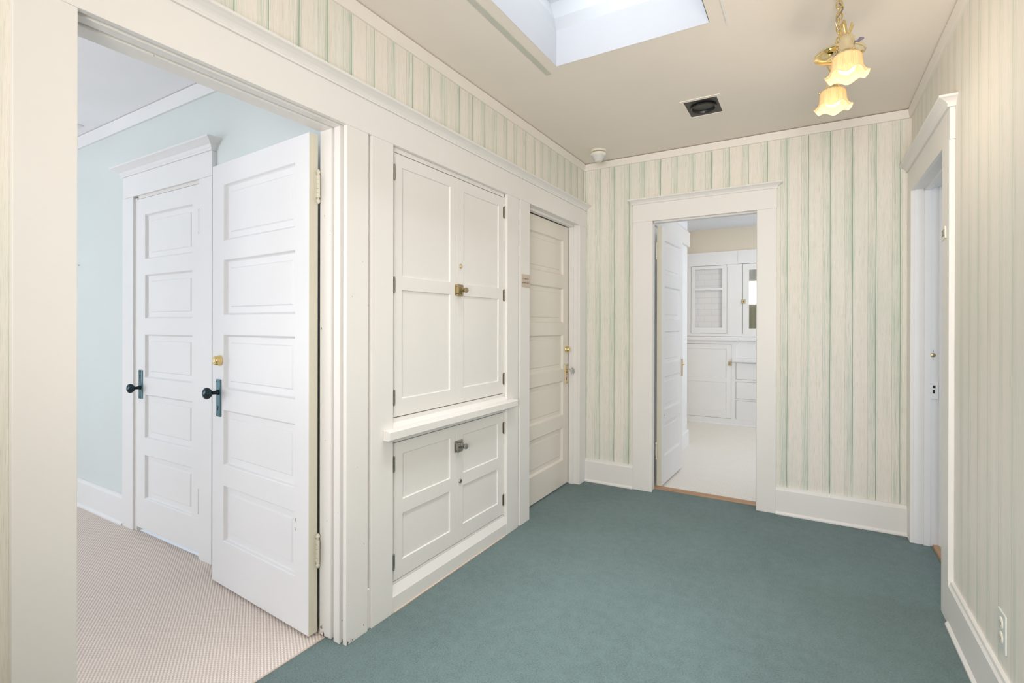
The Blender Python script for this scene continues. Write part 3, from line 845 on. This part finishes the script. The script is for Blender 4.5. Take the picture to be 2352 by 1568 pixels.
# glazed door: frame with two panes over a board painted with the tile reflection
gd = MB()
X0, X1, Z0, Z1 = -1.358, -.919, 1.174, 2.048
gd.box(X0, -1.311, YK - .002, YK + .018, Z0, Z1, .001); gd.box(-.974, X1, YK - .002, YK + .018, Z0, Z1, .001)
gd.box(-1.312, -.973, YK - .002, YK + .018, 2.010, Z1, .001); gd.box(-1.312, -.973, YK - .002, YK + .018, 1.734, 1.764, .001); gd.box(-1.312, -.973, YK - .002, YK + .018, Z0, 1.247, .001)
g = gd.build('glazed_door', M['bath_white'], bc)
m = MB(); m.box(-1.312, -.973, YK + .006, YK + .009, 1.246, 1.735); m.build('glass_pane', M['glass'], g)
m = MB(); m.box(-1.312, -.973, YK + .006, YK + .009, 1.763, 2.011); m.build('glass_pane', M['glass'], g)
m = MB(); m.lathe([(.006, 0), (.005, .012), (.009, .016), (.009, .020), (0, .022)], (-.932, YK - .002, 1.515), '-y', 16); m.build('knob', M['bath_white'], g, smooth=True)
m = MB(); m.box(-1.36, -.915, YK + .030, YK + .036, 1.165, 2.055); m.build('reflected_tile_board', M['reflected_tile'], bc)
dn = bath_panel('lower_door', -1.545, -.866, .086, 1.032, [(-1.49, -.923, .603, .972), (-1.49, -.923, .187, .545)])
m = MB(); m.box(-.898, -.858, YK - .009, YK - .001, .762, .812, .002); m.lathe([(.010, 0), (.007, .012), (.011, .018), (0, .022)], (-.884, YK - .008, .787), '-y', 16)
m.build('latch', M['old_brass'], dn)
md = bath_panel('mirror_door', -.738, -.15, 1.164, 2.052, [(-.663, -.22, 1.235, 1.977)])
m = MB(); m.box(-.660, -.223, YK + .003, YK + .0075, 1.238, 1.974); m.build('mirror', M['mirror'], md)
m = MB(); m.box(-.748, -.700, YK - .008, YK - .001, 1.553, 1.603, .002); m.lathe([(.011, 0), (.008, .012), (.012, .018), (0, .022)], (-.722, YK - .007, 1.578), '-y', 16)
m.build('latch', M['old_brass'], md)
for z0, z1 in ((.593, .798), (.348, .558), (.080, .320)):
    bath_panel('drawer', -.808, -.305, z0, z1, [])

# ------------------------------------------------------------------ pendant light
PX, PY, PZ = .097, 2.384, 2.372
pen = thing('pendant_light', 'brass chain-hung pendant light with two lit amber ruffled glass shades', 'pendant light', (PX, PY, H))
m = MB(); m.lathe([(.0, 0), (.016, 0), (.018, -.004), (.014, -.012), (.008, -.026), (0, -.032)], (PX, PY, H), 'z', 40)
m.build('canopy', M['pan_brass'], pen, smooth=True)
zt = H - .03; zb = PZ + .03; n = 7; L = (zt - zb) / n
for i in range(n):
    c = zt - L * (i + .5); pts = []
    for k in range(20):
        a = 2 * PI * k / 20; hx = .0105 * math.cos(a); hz = (L / 2 + .005) * math.sin(a)
        pts.append((PX + (hx if i % 2 == 0 else 0), PY + (hx if i % 2 else 0), c + hz))
    m = MB(); m.tube(pts, .0026, 8, True); m.build('chain_link', M['brass'], pen, smooth=True)
pts = [(PX + .012 * math.sin(t * 9), PY + .014 * math.cos(t * 7) - .004, zt - (zt - zb) * t) for t in [i / 24 for i in range(25)]]
m = MB(); m.tube(pts, .0028, 8); m.build('power_cord', M['old_brass'], pen, smooth=True)
m = MB()
m.lathe([(0, .030), (.012, .030), (.016, .024), (.014, .018), (.026, .012), (.062, .004), (.083, -.004), (.088, -.010), (.0885, -.014), (.086, -.016), (.080, -.011), (.058, -.005), (.028, -.009), (.024, -.018), (.018, -.021), (0, -.021)], (PX, PY, PZ), 'z', 64)
m.build('pan', M['pan_brass'], pen, smooth=True)
m = MB(); m.lathe([(.010, -.012), (.015, -.016), (.019, -.014), (.020, -.006)], (PX - .03, PY - .03, PZ), 'z', 24); m.build('ring', M['brass'], pen, smooth=True)

def pendant_arm(sx, sy, lab):
    cx, cy = PX + sx, PY + sy
    arm = MB()
    top = PZ + .032
    P = []
    for t in [i / 18 for i in range(19)]:
        e = t * 1.0
        P.append((PX + sx * (.10 + .90 * e), PY + sy * (.10 + .90 * e), PZ + .02 + .055 * math.sin(PI * min(1, e * 1.12)) - .035 * max(0, e - .8) / .2))
    arm.tube(P, .0045, 10)
    ao = arm.build('arm', M['brass'], pen, smooth=True)
    zt = 2.340
    # leafy loop
    lf = MB()
    for k in range(5):
        a = 2 * PI * k / 5 + .4
        pts = [(cx + r * math.cos(a), cy + r * math.sin(a), zt + h_) for r, h_ in ((.004, .014), (.012, .028), (.017, .042), (.022, .052))]
        lf.tube(pts, .003, 6)
    lf.sphere((cx, cy, zt + .016), .009, seg=12)
    lf.build('leaf_finial', M['brass'], ao, smooth=True)
    so = MB()
    so.lathe([(0, .020), (.008, .020), (.018, .014), (.024, .004), (.0255, -.010), (.0255, -.040), (.029, -.047), (.038, -.054), (.042, -.060), (.041, -.064), (.036, -.062), (0, -.050)], (cx, cy, zt), 'z', 40)
    sk = so.build('socket', M['pan_brass'], ao, smooth=True)
    for k in range(3):
        a = 2 * PI * k / 3 + .9
        t_ = MB(); A = Vector((cx, cy, zt - .058)); D = Vector((math.cos(a), math.sin(a), 0))
        t_.tube([A + D * .036, A + D * .048], .0025, 8); t_.sphere(A + D * .050, .0045, seg=10)
        t_.build('thumb_screw', M['brass'], sk, smooth=True)
    ky = MB(); d = Vector((.83, .15, .30)).normalized()
    A = Vector((cx, cy, zt - .022)); ky.tube([A + d * .022, A + d * .040], .003, 8)
    B = A + d * .044
    ky.sphere(B + Vector((.003, 0, .002)), .0062, (1.5, .7, 1.0), 12); ky.sphere(B + Vector((-.004, 0, -.004)), .005, (1, .7, 1), 10)
    ky.build('key_switch', plain_dark, sk, smooth=True)
    # shade
    prof = [(.036, -.056), (.041, -.060), (.0455, -.068), (.0475, -.080), (.0485, -.095), (.0500, -.108), (.0535, -.118), (.0580, -.126), (.0630, -.132), (.0665, -.135)]
    def mod(r, h_, a, i):
        f = max(0, (i - 4) / 5)
        r2 = r + .0011 * math.cos(60 * a) * min(1, .3 + i / 5) + .0035 * f * f * math.cos(6 * a)
        return r2, h_ + .0075 * f * f * math.cos(6 * a + .5)
    sh = MB(); sh.lathe(prof, (cx, cy, zt), 'z', 288, mod)
    so_ = sh.build('lamp_shade', M['shade'], ao, smooth=True)
    sd = so_.modifiers.new('sol', 'SOLIDIFY'); sd.thickness = .0018; sd.offset = 0
    rb = MB(); pts = []
    for k in range(144):
        a = 2 * PI * k / 144; r2, h2 = mod(prof[-1][0], prof[-1][1], a, 9); pts.append((cx + r2 * math.cos(a), cy + r2 * math.sin(a), zt + h2))
    rb.tube(pts, .0014, 6, True); rb.build('shade_rim', M['shade'], so_, smooth=True)
    bu = MB(); bu.lathe([(0, -.128), (.012, -.1265), (.023, -.118), (.028, -.104), (.027, -.092), (.022, -.076), (.014, -.066), (.013, -.055)], (cx, cy, zt), 'z', 32)
    bu.build('bulb', M['bulb'], so_, smooth=True)
    L_ = bpy.data.lights.new('lamp_glow', 'POINT'); L_.energy = 2.4; L_.color = (1.0, .86, .70); L_.shadow_soft_size = .05
    lo = bpy.data.objects.new('bulb_glow', L_); COL.objects.link(lo); lo.parent = so_; lo.location = (cx - PX, cy - PY, zt - .250 - H)
plain_dark = plain('violet_grey_key', (.16, .14, .20), .4)
pendant_arm(.018, -.152, '')
pendant_arm(-.0155, .153, '')

# ------------------------------------------------------------------ small things
# smoke detector
cx, cy = -1.381, 3.60
sd = thing('smoke_detector', 'small cream conical smoke detector on the ceiling in the far left corner', 'smoke detector', (cx, cy, H))
m = MB(); m.lathe([(0, 0), (.058, 0), (.060, -.004), (.060, -.013), (.056, -.016), (0, -.016)], (cx, cy, H), 'z', 40); m.build('mounting_base', M['off_white'], sd, smooth=True)
m = MB(); m.lathe([(.050, -.014), (.050, -.022)], (cx, cy, H), 'z', 40); m.build('gap_ring', M['void'], sd, smooth=True)
m = MB(); m.lathe([(0, -.020), (.054, -.020), (.058, -.024), (.0585, -.034), (.056, -.040), (.046, -.050), (.038, -.066), (.030, -.080), (.028, -.084), (0, -.086)], (cx, cy, H), 'z', 40); hd = m.build('sensor_head', M['off_white'], sd, smooth=True)
m = MB()
for k in range(14):
    a0 = 2 * PI * k / 14; a1 = a0 + 2 * PI / 14 * .72
    A = []; 
    for r, h_ in ((.0535, -.044), (.0315, -.081)):
        A.append([(cx + r * math.cos(a), cy + r * math.sin(a), H + h_) for a in (a0, (a0 + a1) / 2, a1)])
    m.quad(A[0][0], A[0][1], A[1][1], A[1][0]); m.quad(A[0][1], A[0][2], A[1][2], A[1][1])
m.build('vent_slat', M['grey_plastic'], hd)

# ceiling vent
vt = thing('ceiling_vent', 'black square ceiling vent with a round nozzle and a beige frame', 'vent', ((VX0 + VX1) / 2, (VY0 + VY1) / 2, H))
m = MB()
for bx in ((-.668, -.650, 3.060, 3.350), (-.466, -.444, 3.060, 3.350), (-.650, -.466, 3.060, 3.083), (-.650, -.466, 3.329, 3.350)): m.box(*bx, H - .003, H + .004)
m.build('frame', M['ceil'], vt)
vcx, vcy = -.558, 3.205
m = MB(); m.box(VX0 - .002, VX1 + .002, VY0 - .002, VY1 + .002, H + .002, H + .010); m.build('vent_plate', M['vent_blk'], vt)
m = MB(); m.lathe([(.074, 0), (.076, -.008), (.072, -.014), (.066, -.012), (.060, .002), (.050, .0035), (0, .0035)], (vcx, vcy, H + .003), 'z', 48); nz = m.build('nozzle', M['vent_blk'], vt, smooth=True)
m = MB(); m.lathe([(.048, -.001), (.030, -.0005), (0, -.0003)], (vcx + .006, vcy + .010, H + .0055), 'z', 40); m.build('nozzle_opening', M['void'], nz, smooth=True)

# bedroom ceiling register (only its corner shows)
m = MB(); m.box(-4.52, -4.16, 1.24, 1.415, H - .008, H, .002)
rg = tag(m.build('ceiling_register', M['bed_white']), 'white register on the bedroom ceiling, mostly hidden by the near casing', 'vent')
m = MB()
for k in range(6): m.box(-4.50, -4.18, 1.262 + k * .024, 1.268 + k * .024, H - .0086, H - .0078)
m.build('slot', M['void'], rg)

# sign on casing
sg = thing('door_sign', 'small champagne metal sign with two dark text lines beside the closed hall door', 'sign', (XC, 2.84, 1.56))
m = MB(); m.box(XC, XC + .003, 2.787, 2.893, 1.523, 1.606, .0008); m.build('plate', M['sign'], sg)
m = MB()
for zc, hh, runs in ((1.577, .0085, ((2.803, 2.809), (2.817, 2.825), (2.827, 2.833), (2.835, 2.842), (2.844, 2.850), (2.852, 2.860), (2.862, 2.868), (2.870, 2.875))),
                     (1.551, .0095, ((2.797, 2.803), (2.805, 2.812), (2.814, 2.820), (2.822, 2.829), (2.831, 2.838), (2.840, 2.844), (2.850, 2.853), (2.858, 2.862), (2.866, 2.874), (2.877, 2.884)))):
    for a, b in runs:
        m.box(XC + .003, XC + .0036, a, a + .0016, zc - hh / 2, zc + hh / 2)
        q = random.choice((0, 1, 2))
        if q != 1: m.box(XC + .003, XC + .0036, a, b, zc + hh / 2 - .0014, zc + hh / 2)
        if q != 0: m.box(XC + .003, XC + .0036, b - .0015, b, zc - hh / 2, zc + hh / 2)
        m.box(XC + .003, XC + .0036, a, b, zc - .0006, zc + .0008)
m.build('lettering', M['ink'], sg)

# number tag on the right casing
tg = thing('number_tag', 'tiny cream card tag numbered 203 on the right doorway casing', 'tag', (RC, 2.885, 1.69))
m = MB()
pts = [(2.852, 1.735 - .02), (2.930, 1.712), (2.928, 1.657), (2.846, 1.664)]
A = [(RC - .0015 - (.003 if y < 2.9 else 0), y, z) for y, z in pts]
B = [(RC + .001, y, z) for y, z in pts]
m.quad(*A); m.quad(*B[::-1])
for k in range(4): m.quad(A[k], A[(k + 1) % 4], B[(k + 1) % 4], B[k])
bmesh.ops.recalc_face_normals(m.bm, faces=m.bm.faces)
m.build('card', M['tag'], tg)
cu = bpy.data.curves.new('num', 'FONT'); cu.body = '203'; cu.size = .042; cu.extrude = .0003; cu.align_x = 'CENTER'; cu.align_y = 'CENTER'
to = bpy.data.objects.new('num_tmp', cu); COL.objects.link(to)
dg = bpy.context.evaluated_depsgraph_get(); me = bpy.data.meshes.new_from_object(to.evaluated_get(dg)); bpy.data.objects.remove(to)
me.materials.append(M['tag_ink'])
no = bpy.data.objects.new('number', me); COL.objects.link(no); no.parent = tg
slope = math.atan2(.003, .08)
no.matrix_local = Matrix.Translation((-.0037, 0.003, -.002)) @ Matrix(((0, 0, -1, 0), (-1, 0, 0, 0), (0, 1, 0, 0), (0, 0, 0, 1))) @ Matrix.Rotation(-slope, 4, 'Y')

# outlet on the right wall
ot = thing('electrical_outlet', 'pale wall outlet above the baseboard on the right wall', 'outlet', (RW, 2.165, .314))
m = MB(); m.box(RW - .005, RW, 2.127, 2.203, .254, .374, .002); m.build('cover_plate', M['plate_cream'], ot)
for zc in (.338, .292):
    m = MB(); m.lathe([(.019, .004), (.019, .0065), (.017, .008), (0, .008)], (RW, 2.165, zc), '-x', 28)
    so = m.build('receptacle', M['off_white'], ot, smooth=True)
    m = MB(); m.box(RW - .0086, RW - .0078, 2.157, 2.159, zc - .003, zc + .006); m.box(RW - .0086, RW - .0078, 2.171, 2.173, zc - .003, zc + .006); m.build('slot', M['void'], so)
# nail in the bedroom wall
m = MB(); m.lathe([(0, .008), (.004, .008), (.004, .006), (.0018, .005), (.0018, 0)], (-4.47, YS, 1.697), '-y', 12)
tag(m.build('wall_nail', M['steel']), 'tiny dark nail in the mint bedroom wall', 'nail')

# ------------------------------------------------------------------ lights
def area(name, loc, target, size, energy, col, sy=None, spread=180):
    L_ = bpy.data.lights.new(name, 'AREA'); L_.energy = energy; L_.color = col; L_.size = size
    L_.spread = math.radians(spread)
    if sy: L_.shape = 'RECTANGLE'; L_.size_y = sy
    o = bpy.data.objects.new(name, L_); COL.objects.link(o); o.location = loc
    o.rotation_euler = (Vector(target) - Vector(loc)).to_track_quat('-Z', 'Y').to_euler()
    return o
area('skylight_daylight', ((SX0 + SX1) / 2, (SY0 + SY1) / 2, H + 1.15), ((SX0 + SX1) / 2, (SY0 + SY1) / 2, 0), .8, 42, (.91, .955, 1.0), 1.3, spread=110)
area('hall_near_fill', (-1.1, -1.3, 2.4), (.1, 1.6, .9), 1.2, 14, (1.0, .945, .88))  # unseen fill lamp added behind the camera
area('hall_far_fill', (.10, -.9, 1.35), (-.55, 3.5, 2.15), 1.0, 42, (1.0, .962, .935), 1.2, spread=112)  # added fill, out of view, lifts the far end and the ceiling
area('bedroom_daylight_fill', (-5.0, -2.4, 1.7), (-3.0, 1.5, 1.6), 2.0, 53, (.90, .935, 1.0), 1.6)  # unseen area lamp where a window would be; no window is built
area('bedroom_ceiling_fill', (-5.5, -1.0, 1.2), (-3.2, .4, 2.7), 1.6, 40, (.92, .95, 1.0), 1.6)  # second bedroom fill, added to brighten the ceiling
area('bathroom_daylight_fill', (1.5, 5.2, 1.8), (-1.0, 5.9, 2.1), 1.2, 36, (.82, .90, 1.0), 1.0)  # added bluish fill in front of the solid right wall, no window there
area('bathroom_lamp', (.2, 6.2, 2.5), (.0, 6.2, 0), .5, 9, (1.0, .84, .60))
area('side_room_daylight_fill', (2.5, 3.2, 1.5), (.6, 3.6, 1.2), 1.3, 22, (.80, .88, 1.0), 1.6)  # added cool fill lamp, unseen; the side room has no window
w = bpy.data.worlds.new('World'); sc.world = w; w.use_nodes = True
bg = w.node_tree.nodes['Background']; bg.inputs[0].default_value = (.80, .88, 1.0, 1); bg.inputs[1].default_value = .8

# ------------------------------------------------------------------ camera
yaw, pitch, roll = .536, -.0008, .0021
Fv = Vector((-math.sin(yaw), math.cos(yaw), 0)); Rv = Vector((math.cos(yaw), math.sin(yaw), 0)); Uv = Vector((0, 0, 1))
F2 = Fv * math.cos(pitch) + Uv * math.sin(pitch); U2 = Uv * math.cos(pitch) - Fv * math.sin(pitch)
R3 = Rv * math.cos(roll) + U2 * math.sin(roll); U3 = U2 * math.cos(roll) - Rv * math.sin(roll)
cd = bpy.data.cameras.new('camera'); cam = bpy.data.objects.new('camera', cd); COL.objects.link(cam)
cd.sensor_width = 36; cd.lens = 1152.78 / 2352 * 36
cd.shift_y = -(784 - 745.79) / 2352
cd.clip_start = .02
mt = Matrix((R3, U3, -F2)).transposed().to_4x4(); mt.translation = (0, 0, 1.2822)
cam.matrix_world = mt
sc.camera = cam
sc.view_settings.view_transform = 'Standard'
sc.view_settings.look = 'None'
sc.view_settings.exposure = -0.10
sc.cycles.use_denoising = True
sc.cycles.max_bounces = 10; sc.cycles.diffuse_bounces = 6
sc.cycles.sample_clamp_indirect = 6
